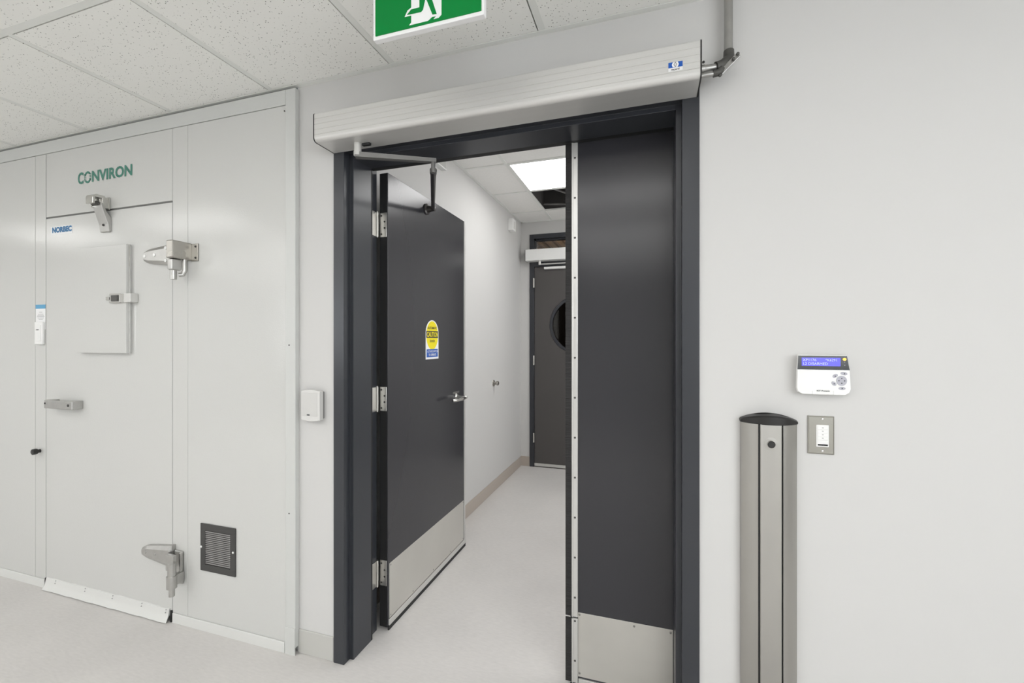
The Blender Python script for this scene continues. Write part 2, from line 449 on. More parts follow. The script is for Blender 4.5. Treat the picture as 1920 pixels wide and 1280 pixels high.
f.box(RX1-.04, RX1, -.25, -.2, .95, 2.3); f.box(RX1-.04, RX1, -1.47, -1.43, .95, 2.3); f.build('window_frame', M['whiteplastic'], wn)
MB().box(RX1-.02, RX1-.002, -2.68, -.22, .97, 2.28).build('window_pane', M['daylight'], wn)

# ------------------------------------------------------------------ ceiling lamps
k = 0
where = ['at the far left', 'left of the cold room door', 'in front of the cold room panels', 'above the viewer', 'at the right']
for r, (ya, yb) in enumerate(LR):  # middle row added to brighten the top of the front wall
    for q, (xa, xb) in enumerate(LX):
        o = empty('ceiling_light', ((xa+xb)/2, (ya+yb)/2, CH), 'long recessed ceiling light panel %s, %s row' % (where[q], ('front', 'added middle', 'rear')[r]), 'ceiling light', 'recessed light panels of the room')
        f = MB(); e = .025
        f.box(xa+.012, xb-.012, ya+.012, ya+e+.012, CH-.002, CH+.02); f.box(xa+.012, xb-.012, yb-e-.012, yb-.012, CH-.002, CH+.02)
        f.box(xa+.012, xa+e+.012, ya+.012, yb-.012, CH-.002, CH+.02); f.box(xb-e-.012, xb-.012, ya+.012, yb-.012, CH-.002, CH+.02)
        f.build('frame', M['grid'], o)
        MB().box(xa+.04, xb-.04, ya+.04, yb-.04, CH+.002, CH+.01).build('diffuser', M['frontlamp' if r == 0 else 'roomlamp'], o)
o = empty('ceiling_light', (-.37, 3.28, CC), 'bright long ceiling light panel in the corridor', 'ceiling light')
f = MB()
f.box(-.978, .208, 2.99, 3.0, CC, CC+.02); f.box(-.978, .208, 3.56, 3.568, CC, CC+.02)
f.box(-.978, -.968, 2.99, 3.568, CC, CC+.02); f.box(.198, .208, 2.99, 3.568, CC, CC+.02)
f.build('frame', M['grid'], o)
MB().box(-.968, .198, 3.0, 3.56, CC+.002, CC+.01).build('diffuser', M['corrlamp'], o)
for (ya, yb, wh) in ((2.99, 3.57, 'beside the bright one'), (1.76, 2.36, 'above the closed leaf')):  # two unseen panels added to spread more light through the corridor
    o = empty('ceiling_light', (.825, (ya+yb)/2, CC), 'added corridor fill light panel %s, hidden by the closed leaf' % wh, 'ceiling light')
    f = MB(); f.box(.222, .235, ya, yb, CC, CC+.02); f.box(1.415, 1.428, ya, yb, CC, CC+.02); f.box(.222, 1.428, ya-.004, ya+.004, CC, CC+.02); f.build('frame', M['grid'], o)
    MB().box(.236, 1.414, ya, yb, CC+.002, CC+.01).build('diffuser', M['nearfill'], o)
o = empty('ceiling_light', (-.08, 2.07, CC), 'added fill light panel just inside the corridor, hidden by the door head', 'ceiling light')  # unseen panel added to light the near end of the corridor
MB().box(-.373, .208, 1.78, 1.79, CC-.004, CC+.003).build('frame', M['grid'], o)
MB().box(-.363, .198, 1.80, 2.34, CC-.004, CC+.003).build('diffuser', M['nearfill'], o)

# ------------------------------------------------------------------ door_1: frame and two leaves
FX0, FX1 = -1.259, 0.148        # outer edges of the frame
HZ = 2.123                       # underside of the head
d1 = empty('door_1', ((FX0+FX1)/2, WY, 0), 'dark grey double door in a charcoal steel frame, left leaf open', 'door', kind='structure')
def jamb(b, x, s):
    """section of one jamb; s=+1 for the left jamb (opening towards +x)"""
    pr = [(0, 1.512), (.052, 1.512), (.052, 1.549), (.070, 1.549), (.070, 1.672), (.050, 1.672), (.050, 1.742), (0, 1.742)]
    b.prism([(x + s*a, y, 0) for a, y in pr], (0, 0, HZ + .05), bev=0.0015, seg=2)
f = MB(); jamb(f, FX0, 1); jamb(f, FX1, -1)
hp = [(1.512, HZ+.05), (1.512, HZ), (1.5493, HZ), (1.5493, HZ-.018), (1.6717, HZ-.018), (1.6717, HZ), (1.742, HZ), (1.742, HZ+.05)]
f.prism([(FX0+.051, y, z) for y, z in hp], (FX1-FX0-.102, 0, 0), bev=0.0015, seg=2)
fr = f.build('frame', M['frame'], d1)
g = MB()                                                       # rubber seal round the stop
g.box(FX0+.055, FX0+.069, 1.673, 1.682, 0.0, HZ-.004); g.box(FX1-.069, FX1-.055, 1.673, 1.682, 0.0, HZ-.004)
g.box(FX0+.06, FX1-.06, 1.673, 1.6995, HZ-.017, HZ-.002)
g.build('door_seal', M['rubber'], fr)

# open leaf: built in the plane x = LXF, running in +y, turned by a small angle about its pivot
LT = 0.044; LXF = -1.160; LY0 = 1.757; LY1 = 2.634; LZ0, LZ1 = 0.012, 2.116
lf = MB().box(LXF-LT, LXF, LY0, LY1, LZ0, LZ1, bev=0.002).build('door_leaf', M['leaf'], d1)
tag(lf, 'wide left leaf standing open at a right angle')
MB().box(LXF-.001, LXF+.0015, LY0+.012, LY1-.02, .049, .303, bev=.0005, seg=1).build('kick_plate', M['kick'], lf)
sc = MB()
for (y, z) in [(LY0+.022, .293), (LY0+.022, .06), (LY1-.03, .293), (LY1-.03, .06), (2.2, .06), (1.98, .06), (2.42, .06)]:
    sc.sph((LXF+.0015, y, z), .004, (.5, 1, 1), 10)
sc.build('screw', M['screw'], lf, smooth=True)
MB().box(LXF, LXF+.007, LY0+.004, LY1, .020, .047, bev=.002).build('sweep_holder', M['alu_strip'], lf)
MB().box(LXF, LXF+.006, LY0, LY1, 0.0005, .0195).build('sweep_rubber', M['rubber'], lf)
MB().box(LXF-.02, LXF+.003, LY1-.014, LY1+.004, .02, LZ1-.002, bev=.001, seg=1).build('edge_strip', M['alu_strip'], lf)
PX, PY = -1.209, 1.738
def hinge(z0, z1, parent):
    b = MB()
    b.box(FX0+.0495, FX0+.0525, 1.678, PY-.004, z0, z1, bev=.0008, seg=1)       # plate on the jamb
    b.box(PX+.009, PX+.044, LY0-.0035, LY0-.0005, z0, z1, bev=.0008, seg=1)     # plate on the leaf edge
    zz = [z0, z0+.022, z0+.024, z1-.024, z1-.022, z1]
    for a, c_ in ((0, 1), (2, 3), (4, 5)): b.cyl((PX+.004, PY+.002, zz[a]), (PX+.004, PY+.002, zz[c_]), .0056)
    b.cyl((PX+.004, PY+.002, z0-.003), (PX+.004, PY+.002, z1+.003), .0045)
    h = b.build('hinge', M['hinge'], parent, smooth=True)
    return h
for (a, c_) in ((1.819, 1.931), (1.013, 1.125), (.204, .321)):
    hinge(a, c_, lf)
    s_ = MB(); hh = c_ - a
    for (dx, fz) in ((.017, .12), (.034, .37), (.034, .63), (.017, .88)):
        s_.cyl((PX+dx, LY0-.0034, a+hh*fz), (PX+dx, LY0-.0046, a+hh*fz), .0045, n=14)
    s_.build('screw', M['darkscrew'], lf, smooth=True)
MB().box(LXF-LT+.001, LXF-.004, LY0-.0005, LY0+.001, LZ0+.001, LZ1-.001).build('edge_band', M['rubber'], lf)
# lever handle
h = MB()
h.lathe((LXF, 2.50, .985), (1, 0, 0), [(0, .026), (.006, .026), (.010, .022), (.012, .012), (.045, .011), (.055, .011)])
h.tube([(LXF+.05, 2.505, .985), (LXF+.062, 2.49, .985), (LXF+.064, 2.45, .985), (LXF+.063, 2.41, .985), (LXF+.058, 2.37, .985), (LXF+.048, 2.352, .985)],
       [.011, .0115, .011, .010, .0095, .008])
h.tube([(LXF+.045, 2.505, .985), (LXF+.055, 2.525, .985), (LXF+.060, 2.522, .985)], [.009, .011, .009])
h.build('lever_handle', M['chrome'], lf, smooth=True)
MB().box(LXF, LXF+.002, 2.455, 2.545, 1.01, 1.022).build('lock_trim', M['chrome'], lf)
# caution sticker (faces +x; reads along +y)
sy0, sy1, sz0, sz1 = 2.113, 2.262, 1.237, 1.452
cy_ = (sy0+sy1)/2; hw = (sy1-sy0)/2
def arch(y0, y1, z0, z1, x, n=20):
    cyy = (y0+y1)/2; r = (y1-y0)/2
    pts = [(x, y0, z0), (x, y1, z0)]
    for i in range(n+1):
        a = math.pi*i/n; pts.append((x, cyy + r*math.cos(a), z1 - r*.95 + r*.95*math.sin(a)))
    return pts
MB().prism(arch(sy0, sy1, sz0, sz1, LXF+.0003), (.0005, 0, 0)).build('caution_sticker', M['stickerwhite'], lf)
pts = [(LXF+.0006, cy_ + .068*math.cos(a), 1.368 + .079*math.sin(a)) for a in [2*math.pi*i/40 for i in range(40)]]
MB().prism(pts, (.0005, 0, 0)).build('yellow_disc', M['yellow'], lf)
MB().box(LXF+.0009, LXF+.0014, sy0+.006, sy1-.006, 1.354, 1.392).build('black_band', M['ink'], lf)
MB().box(LXF+.0009, LXF+.0014, sy0+.010, sy1-.010, 1.248, 1.292).build('blue_band', M['blue'], lf)
def ltext(s, z, wdt, h_, m, b=.0, dz=LXF+.0016):
    text('lettering', s, (dz, cy_-wdt/2, z), Y3, Z3, wdt, h_, m, lf, bold=b)
ltext('AUTOMATIC', 1.402, .106, .014, M['ink'], .01)
ltext('CAUTION', 1.359, .128, .028, M['yellow'], .03)
ltext('DOOR', 1.330, .056, .014, M['ink'], .01)
ltext('ACTIVATE SWITCH', 1.273, .118, .012, M['stickerwhite'], .01)
ltext('TO OPERATE', 1.254, .088, .013, M['stickerwhite'], .02)

# closed leaf
RX_0, RX_1, RYF = -0.300, 0.094, 1.700
rl = MB().box(RX_0, RX_1, RYF, RYF+LT, .014, 2.1225, bev=.002).build('door_leaf', M['leaf'], d1)
tag(rl, 'narrow right leaf, closed')
kp = MB().box(-.270, .077, RYF-.0015, RYF+.001, .036, .284, bev=.0005, seg=1).build('kick_plate', M['kick'], rl)
sc = MB()
for (x, z) in [(-.264, .277), (-.06, .272), (.068, .273), (-.264, .05), (-.06, .05), (.068, .05)]: sc.sph((x, RYF-.0015, z), .0045, (1, .5, 1), 10)
sc.build('screw', M['screw'], rl, smooth=True)
MB().box(-.268, .09, RYF-.006, RYF+.001, .006, .030, bev=.002).build('sweep_holder', M['alu_strip'], rl)
MB().box(-.30, .09, RYF-.004, RYF+.002, .0005, .006).build('sweep_rubber', M['rubber'], rl)
for (z0, z1) in ((.012, .262), (.267, 2.108)):
    b = MB()
    b.box(-.291, -.270, RYF-.007, RYF, z0, z1, bev=.002)
    b.box(-.2935, -.2875, RYF-.010, RYF, z0, z1, bev=.0015)
    b.build('brush_holder', M['alu_strip'], rl)
    MB().box(-.318, -.292, RYF-.006, RYF-.002, z0+.002, z1).build('brush_seal', M['brush'], rl)
for z in (.098, .252, .343, .498, .653, .808, .963, 1.118, 1.273, 1.428, 1.583, 1.738, 1.893, 2.048):
    MB().sph((-.281, RYF-.007, z), .0042, (1, .6, 1), 10).build('screw', M['darkscrew'], rl, smooth=True)

# ------------------------------------------------------------------ door operator over the doorway
OX0, OX1, OYF, OZ0, OZ1 = -1.258, 0.143, 1.397, 2.117, 2.226
op = empty('door_operator', ((OX0+OX1)/2, WY, OZ0), 'long silver aluminium automatic door operator mounted over the doorway', 'door operator')
prof = [(1.511, OZ1), (OYF+.003, OZ1), (OYF, OZ1-.003)]
for z in (2.2045, 2.183, 2.1625, 2.1425):
    prof += [(OYF, z+.0009), (OYF+.0012, z), (OYF, z-.0009)]
for i in range(7):
    a = math.pi/2*i/6; prof.append((OYF+.016-.016*math.cos(a), OZ0+.016-.016*math.sin(a)))
prof += [(1.511, OZ0)]
MB().prism([(OX0+.004, y, z) for y, z in prof], (OX1-OX0-.008, 0, 0)).build('housing', M['alu'], op, smooth=True)
for x in (OX0, OX1-.004):
    pe = [(1.511, OZ1+.001), (OYF+.002, OZ1+.001), (OYF-.001, OZ1-.003)]
    for i in range(7):
        a = math.pi/2*i/6; pe.append((OYF+.015-.016*math.cos(a), OZ0+.015-.016*math.sin(a)))
    pe += [(1.511, OZ0-.001)]
    MB().prism([(x, y, z) for y, z in pe], (.004, 0, 0)).build('end_cap', M['blackplastic'], op)
# badge
MB().box(.050, .090, OYF-.0010, OYF, 2.146, 2.1725).build('badge', M['stickerwhite'], op)
MB().box(.050, .090, OYF-.0016, OYF-.0008, 2.1565, 2.1725).build('badge_band', M['blue'], op)
MB().prism([(x, OYF-.0019, z) for x, z in [(.0595, 2.1645), (.0625, 2.172), (.0765, 2.172), (.0795, 2.1645), (.0765, 2.157), (.0625, 2.157)]], (0, .0008, 0)).build('badge_hexagon', M['stickerwhite'], op)
dm = MB()
for (xa, za, xb, zb) in [(.0695, 2.1715, .0655, 2.1645), (.0655, 2.1645, .0695, 2.1575), (.0695, 2.1575, .0735, 2.1645), (.0735, 2.1645, .0695, 2.1715)]:
    dm.cyl((xa, OYF-.0022, za), (xb, OYF-.0022, zb), .0006, n=8)
dm.build('badge_diamond', M['ink'], op)
text('lettering', 'record', (.058, OYF-.0013, 2.1475), X3, Z3, .023, .0065, M['ink'], op, bold=.02)
# arm
sx, sy = -1.102, 1.462
MB().lathe((sx, sy, 2.066), Z3, [(0, .012), (.002, .0155), (.017, .0155), (.018, .0142), (.051, .0142)]).build('spindle', M['alu'], op, smooth=True)
MB().box(sx+.016, sx+.05, sy+.004, sy+.016, 2.108, 2.117).build('spindle_stop', M['rubber'], op)
ex, ey, ez = -.842, 1.598, 2.070
dv = Vector((ex-sx, ey-sy, 0)).normalized(); nv = Vector((-dv.y, dv.x, 0))
def arm_sec(p, wd, z0, z1): return [p - nv*wd + Vector((0, 0, z0)), p + nv*wd + Vector((0, 0, z0)), p + nv*wd + Vector((0, 0, z1)), p - nv*wd + Vector((0, 0, z1))]
MB().loft([arm_sec(Vector((sx, sy, 0)) - dv*.008, .0135, 2.060, 2.080), arm_sec(Vector((ex, ey, 0)) + dv*.012, .0095, 2.062, 2.077)]).build('main_arm', M['armgrey'], op)
MB().lathe((ex, ey, 2.020), Z3, [(0, .006), (.002, .009), (.044, .009), (.050, .006)]).build('elbow_joint', M['armgrey'], op, smooth=True)
A = Vector((ex, ey, 2.030)); B = Vector((-1.120, 2.122, 2.050)); ab = (B-A).normalized()
MB().tube([A, A+ab*.03, A+ab*.031, B-ab*.02, B], [.0145, .0145, .0125, .0100, .0100]).build('connecting_rod', M['armdark'], op, smooth=True)
b = MB()
b.lathe((LXF, 2.122, 2.050), X3, [(0, .030), (.006, .030), (.010, .020), (.028, .015), (.05, .014), (.054, .008)])
b.build('arm_shoe', M['armdark'], op, smooth=True)

# ------------------------------------------------------------------ conduit feeding the operator
cd = empty('conduit', (.228, 1.49, 2.17), 'galvanised steel conduit with dark pull elbow running up from the operator to the ceiling', 'conduit')
MB().cyl((.228, 1.490, 2.20), (.228, 1.490, CH-.004), .0125).build('vertical_pipe', M['galv'], cd, smooth=True)
MB().cyl((OX1+.001, 1.452, 2.168), (.200, 1.466, 2.176), .0105).build('horizontal_pipe', M['galv'], cd, smooth=True)
MB().lathe((OX1+.001, 1.452, 2.168), (1, .2, .1), [(0, .013), (.012, .013), (.013, .0115), (.02, .0115)]).build('connector', M['galv'], cd, smooth=True)
MB().tube([(OX1+.001, 1.447, 2.146), (.165, 1.448, 2.147), (.19, 1.455, 2.150)], .0065).build('small_pipe', M['galv'], cd, smooth=True)
MB().sph((.152, 1.44, 2.183), .004).build('screw', M['darkscrew'], cd)
b = MB()
b.tube([(.188, 1.460, 2.173), (.205, 1.466, 2.178), (.222, 1.478, 2.193), (.229, 1.488, 2.208), (.229, 1.490, 2.232)], [.0145, .0155, .0165, .016, .0150], n=18)
b.tube([(.180, 1.455, 2.150), (.199, 1.455, 2.152), (.205, 1.458, 2.165)], [.010, .011, .009], n=14)
b.build('elbow_fitting', M['castdark'], cd, smooth=True)
b = MB(); b.box(.226-.036, .226+.036, 1.456, 1.462, 2.174-.008, 2.174+.008, bev=.002, rot=((.226, 1.459, 2.174), R(-43), 'Y'))
b.build('elbow_cover', M['galv'], cd)
b = MB()
for (x, z) in ((.205, 2.153), (.248, 2.197), (.236, 2.184), (.199, 2.141)): b.sph((x, 1.452, z), .0048, (1, 1, 1), 10)
b.build('cover_screw', M['castdark'], cd, smooth=True)

# ------------------------------------------------------------------ cold room
CY = 1.500; CT = .018
cr = empty('cold_room', (-4.2, CY, 0), 'white walk-in growth chamber with stippled metal panels filling the left of the room', 'cold room')
DXa, DXb, DZ0, DZ1 = -3.125, -2.175, .03, 1.998
def panel(x0, x1, z0, z1, name='wall_panel', y0=CY, m='coldpanel', y1=None):
    return MB().box(x0, x1, y0, y1 if y1 else CY+.03, z0, z1, bev=.0012, seg=1).build(name, M[m], cr)
MB().box(RX0, -1.455, CY+.03, 3.7, 0.0, 2.40).build('body', M['coldpanel'], cr)
MB().box(RX0+.01, -1.46, CY+.012, CY+.029, 0.02, 2.36).build('backing', M['gap'], cr)
panel(RX0, -4.442, .04, 2.350); panel(-4.440, -3.2235, .04, 2.350)
panel(-3.2205, DXa-.006, .04, 2.350)
panel(DXa-.0005, DXb+.0005, DZ1+.009, 2.350)
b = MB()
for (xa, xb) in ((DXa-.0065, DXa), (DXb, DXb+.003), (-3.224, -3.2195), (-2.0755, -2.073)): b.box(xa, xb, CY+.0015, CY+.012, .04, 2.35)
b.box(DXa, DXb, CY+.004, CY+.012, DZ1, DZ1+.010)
b.build('gap_shade', mat('gap_shade_grey', rgb(112, 112, 110), .8), cr)  # grey strips in the panel gaps stand in for their shade
panel(DXb+.0025, -2.075, .04, 2.350)
panel(-2.0735, -1.495, .04, 2.350)
panel(-1.4945, -1.4425, .03, 2.4155, 'corner_trim', CY-.003, 'coldtrim', WY-.0005)
panel(RX0, -1.4955, 2.3515, 2.4155, 'header_trim', CY-.003, 'coldtrim')
sc = MB(); sc.sph((-1.50, CY-.003, 2.325), .003); sc.sph((-1.475, CY-.003, .6), .003); sc.sph((-1.475, CY-.003, 1.32), .003)
sc.build('rivet', M['darkscrew'], cr)
for (a, b_) in ((RX0, -3.131), (-2.166, -1.498)):
    MB().box(a, b_, CY-.007, CY-.0005, 0, .046, bev=.0015, seg=1).build('base_trim', M['sweepwhite'], cr)
MB().box(-1.4945, -1.4422, CY-.006, CY-.003, 0, .115).build('base_trim', M['coldtrim'], cr)
text('lettering', 'C', (-2.862, CY-.0008, 2.155), X3, Z3, .046, .062, M['logogreen'], cr, bold=.035)
text('lettering', 'NVIRON', (-2.751, CY-.0008, 2.157), X3, Z3, .302, .058, M['logogreen'], cr, bold=.035)
# striped ring of the logo
rb = MB(); oc = (-2.785, 2.186)
def ring_z(a0, a1):
    n = 10; po, pi_ = [], []
    for i in range(n+1):
        a = a0 + (a1-a0)*i/n
        po.append((oc[0]+.027*math.cos(a), CY-.001, oc[1]+.031*math.sin(a)))
        pi_.append((oc[0]+.017*math.cos(a), CY-.001, oc[1]+.020*math.sin(a)))
    rb.prism(po + pi_[::-1], (0, .0008, 0))
ring_z(R(42), R(158)); ring_z(R(222), R(338))
for i, z in enumerate((.016, .008, .0, -.008, -.016)):
    rb.prism([(oc[0]+.008, CY-.001, oc[1]+z), (oc[0]+.026, CY-.001, oc[1]+z+.003), (oc[0]+.026, CY-.001, oc[1]+z-.003)], (0, .0008, 0))
    rb.prism([(oc[0]-.008, CY-.001, oc[1]+z), (oc[0]-.026, CY-.001, oc[1]+z-.003), (oc[0]-.026, CY-.001, oc[1]+z+.003)], (0, .0008, 0))
rb.build('logo_ring', M['logogreen'], cr)

# cold room door and everything fixed to it
dr = MB().box(DXa, DXb, CY-.001, CY+.03, DZ0, DZ1, bev=.0015, seg=1).build('door', M['coldpanel'], cr)
sh = MB().box(-2.825, -2.452, 1.474, CY-.0012, 1.277, 1.813, bev=.0012, seg=1).build('window_shutter', M['coldpanel'], dr)
MB().box(-2.4525, -2.4485, 1.484, 1.489, 1.277, 1.813).build('shutter_seal', M['chrome'], dr)
b = MB()
b.box(-2.450, -2.405, 1.462, CY-.0012, 1.525, 1.570, bev=.003)
b.build('shutter_catch', M['alu_strip'], dr)
b = MB()
b.box(-2.485, -2.452, 1.463, 1.474, 1.526, 1.568, bev=.002); b.box(-2.560, -2.485, 1.464, 1.474, 1.524, 1.571, bev=.003)
b.box(-2.585, -2.55, 1.464, 1.469, 1.539, 1.556, bev=.002)
b.build('shutter_latch', M['chrome'], dr)
b = MB(); b.box(-2.540, -2.492, 1.459, 1.465, 1.532, 1.563, bev=.003)
b.build('latch_lever', M['castdark'], dr)
# pull handle
b = MB()
b.box(-3.044, -2.817, 1.450, 1.462, .984, 1.027, bev=.004)
b.box(-2.862, -2.817, 1.455, CY-.001, .984, 1.027, bev=.003)
b.box(-3.044, -3.010, 1.455, CY-.001, .984, 1.027, bev=.003)
b.build('handle', M['castmetal'], dr)
b = MB(); b.cyl((-2.845, 1.4505, 1.006), (-2.845, 1.4485, 1.006), .007); b.cyl((-3.033, 1.4505, 1.010), (-3.033, 1.4485, 1.010), .005)
b.build('handle_screw', M['darkscrew'], dr)
# sticker with the maker's name
MB().box(-3.083, -2.906, CY-.0018, CY-.001, 1.905, 1.950).build('sticker', M['stickerwhite'], dr)
text('lettering', 'NORBEC', (-3.070, CY-.0020, 1.916), X3, Z3, .162, .031, M['logoblue'], dr, bold=.06)
# strap hinges
def strap(x0, x1, zc, h0, h1, nm='hinge'):
    n = 12; top = []; bot = []
    for i in range(n+1):
        t_ = i/n; x = x0 + (x1-x0)*t_
        k_ = math.sin(min(1, t_*4+.35)*math.pi/2)**.6
        hh = (h0 + (h1-h0)*t_) * k_
        top.append((x, zc + hh)); bot.append((x, zc - hh))
    secs = []
    b = MB()
    outl = top + bot[::-1]
    cx_ = sum(p_[0] for p_ in outl)/len(outl)
    lo = [b.bm.verts.new((x, CY-.001, z)) for x, z in outl]
    md = [b.bm.verts.new((x, CY-.020, z)) for x, z in outl]
    hi = [b.bm.verts.new((cx_ + (x-cx_)*.93, CY-.030, zc + (z-zc)*.62)) for x, z in outl]
    N = len(outl)
    for A_, B_ in ((lo, md), (md, hi)):
        for i in range(N): b.bm.faces.new([A_[i], A_[(i+1) % N], B_[(i+1) % N], B_[i]])
    b.bm.faces.new(hi); b.bm.faces.new(lo)
    bmesh.ops.recalc_face_normals(b.bm, faces=b.bm.faces[:])
    return b
b = strap(-2.335, -2.120, 1.744, .030, .054)
b.build('hinge_strap', M['castmetal'], dr)
b = MB()
for (x, z) in ((-2.317, 1.744), (-2.25, 1.746), (-2.175, 1.775), (-2.175, 1.716)): b.lathe((x, 1.471, z), (0, -1, 0), [(0, .008), (.003, .008), (.004, .004)], n=14)
b.build('screw', M['whiteplastic'], dr, smooth=True)
b = strap(-2.345, -2.150, .322, .026, .052); b.build('hinge_strap', M['castmetal'], dr)
b = MB()
for (x, z) in ((-2.315, .325), (-2.25, .325)): b.lathe((x, 1.471, z), (0, -1, 0), [(0, .008), (.003, .008), (.004, .004)], n=14)
b.build('screw', M['castmetal'], dr, smooth=True)
# upper hinge bracket
b = MB()
b.box(-2.084, -2.042, 1.408, CY-.001, 1.711, 1.793, bev=.006)
b.box(-2.045, -2.002, CY-.006, CY-.001, 1.708, 1.790, bev=.002)
b.build('hinge_bracket', M['steel'], cr)
b = MB(); b.box(-2.092, -2.056, 1.418, 1.462, 1.660, 1.711, bev=.007); b.cyl((-2.076, 1.437, 1.618), (-2.076, 1.437, 1.664), .0125)
b.tube([(-2.052, 1.470, 1.712), (-2.052, 1.470, 1.66), (-2.056, 1.463, 1.642), (-2.064, 1.452, 1.640)], .010)
b.build('hinge_pin', M['castmetal'], cr, smooth=True)
b = MB(); b.sph((-2.016, CY-.006, 1.776), .005); b.sph((-2.016, CY-.006, 1.724), .005); b.build('screw', M['darkscrew'], cr)
# lower hinge bracket
b = MB()
b.box(-2.148, -2.096, CY-.010, CY-.001, .196, .350, bev=.004); b.box(-2.108, -2.096, CY-.018, CY-.001, .200, .346, bev=.004)
b.build('hinge_bracket', M['castmetal'], cr)
b = MB()
b.cyl((-2.094, 1.442, .260), (-2.094, 1.442, .318), .0165); b.cyl((-2.094, 1.442, .205), (-2.094, 1.442, .262), .0205)
b.box(-2.150, -2.100, 1.452, 1.468, .270, .345, bev=.003)
b.box(-2.112, -2.088, 1.445, CY-.005, .210, .258, bev=.004)
b.cyl((-2.094, 1.442, .168), (-2.094, 1.442, .206), .012)
b.build('hinge_pin', M['castmetal'], cr, smooth=True)
# top latch: keeper bracket above the door, wedge shaped catch on the door, hooded roller between
b = MB()
b.box(-2.668, -2.608, CY-.008, CY-.001, 2.000, 2.062, bev=.002)
b.box(-2.664, -2.655, 1.446, CY-.001, 2.004, 2.058, bev=.002); b.box(-2.622, -2.612, 1.462, CY-.001, 2.004, 2.058, bev=.002)
b.build('latch_keeper', M['chrome'], cr)
b = MB()
for (xa, xb) in ((-2.667, -2.600),):
    b.prism([(xa, y, z) for y, z in ((CY-.0015, 1.889), (1.487, 1.889), (1.483, 1.925), (1.452, 2.022), (1.462, 2.026), (1.478, 1.985), (CY-.0015, 1.960))], (xb-xa, 0, 0), bev=.0015, seg=1)
b.build('latch_plate', M['castmetal'], dr)
b = MB()
hp_ = [(1.424+.020-.020*math.cos(math.pi/2*i/8), 2.045+.018*math.sin(math.pi/2*i/8)) for i in range(9)]
b.prism([(-2.660, y, z) for y, z in [(1.424, 2.015)] + hp_ + [(1.475, 2.063), (1.475, 2.015), (1.466, 2.015), (1.462, 2.050), (1.434, 2.048), (1.434, 2.015)]], (.052, 0, 0), bev=.001, seg=1)
b.build('latch_hood', M['chrome'], cr)
b = MB(); b.cyl((-2.650, 1.448, 2.022), (-2.618, 1.448, 2.022), .011); b.build('latch_roller', M['castdark'], cr, smooth=True)
b = MB(); b.cyl((-2.634, 1.4835, 1.922), (-2.634, 1.480, 1.922), .006); b.build('screw', M['darkscrew'], dr, smooth=True)
# sweep along the foot of the door: thin curved strip with paired screws
secs = []
for x in [DXa+.012 + (DXb-.012-DXa-.012)*i/24 for i in range(25)]:
    wv = .0012*math.sin(x*37) + .001*math.sin(x*91)
    secs.append([(x, CY-.0015, .062+wv), (x, CY-.006, .060+wv), (x, CY-.010, .040), (x, CY-.013, .025), (x, CY-.024+wv, .004),
                 (x, CY-.021+wv, .003), (x, CY-.010, .024), (x, CY-.0015, .034)])
MB().loft(secs).build('door_sweep', M['sweepwhite'], dr, smooth=True)
b = MB()
for x in (-3.03, -2.79, -2.58, -2.37, -2.205):
    b.sph((x, CY-.0075, .056), .003); b.sph((x, CY-.0105, .044), .003)
b.build('sweep_screw', M['faintink'], dr)
b = MB(); b.box(-2.182, -2.1725, CY-.006, CY+.01, 0, .055); b.box(-3.129, -3.119, CY-.005, CY+.01, 0, .055)
b.build('door_gasket', M['rubber'], dr)

# ------------------------------------------------------------------ small things on the cold room
vg = empty('vent_grille', (-1.88, CY, .279), 'dark grey louvred vent grille low on the chamber wall', 'vent')
b = MB(); x0, x1, z0, z1 = -1.986, -1.775, .279, .496; e = .030
b.box(x0, x1, CY-.006, CY-.0002, z0, z0+e, bev=.001, seg=1); b.box(x0, x1, CY-.006, CY-.0002, z1-e, z1, bev=.001, seg=1)
b.box(x0, x0+e, CY-.006, CY-.0002, z0+e-.001, z1-e+.001, bev=.001, seg=1); b.box(x1-e, x1, CY-.006, CY-.0002, z0+e-.001, z1-e+.001, bev=.001, seg=1)
b.build('frame', M['vent'], vg)
MB().box(x0+e, x1-e, CY-.001, CY-.0004, z0+e, z1-e).build('backing', M['vent'], vg)
b = MB(); n = 18
for i in range(n):
    z = z0+e+.004 + (z1-z0-2*e-.004)*i/n
    b.box(x0+e, x1-e, CY-.0045, CY-.0010, z, z+.0042, rot=((0, CY-.0028, z+.002), R(-28), 'X'))
b.build('louvre', M['louvre'], vg)
b = MB(); b.sph((x0+.006, CY-.0065, .388), .005, (1, .6, 1)); b.sph((x1-.012, CY-.0065, .388), .005, (1, .6, 1))
b.build('screw', M['whiteplastic'], vg, smooth=True)

lb = empty('safety_label', (-3.172, CY, 1.40), 'narrow white instruction label with blue heading left of the chamber door', 'label')
MB().box(-3.216, -3.131, CY-.0008, CY-.0002, 1.40, 1.535).build('paper', M['stickerwhite'], lb)
MB().box(-3.216, -3.131, CY-.0013, CY-.0006, 1.513, 1.535).build('heading', M['skyblue'], lb)
b = MB()
for i, (z, hw_) in enumerate([(1.493, .014), (1.482, .022), (1.475, .028), (1.468, .032), (1.461, .026), (1.454, .018)]):
    b.box(-3.172-hw_, -3.172+hw_, CY-.0013, CY-.0006, z, z+.0025)
b.build('print_lines', M['faintink'], lb)

sw = empty('light_switch', (-3.18, CY, 1.32), 'white slim light switch below the narrow instruction label', 'switch')
MB().box(-3.205, -3.135, CY-.012, CY-.0002, 1.318, 1.440, bev=.003).build('plate', M['whiteplastic'], sw)
MB().box(-3.190, -3.150, CY-.015, CY-.011, 1.335, 1.422, bev=.001).build('rocker', M['whiteplastic'], sw)
MB().box(-3.180, -3.160, CY-.0162, CY-.0148, 1.396, 1.400).build('indicator', M['ink'], sw)

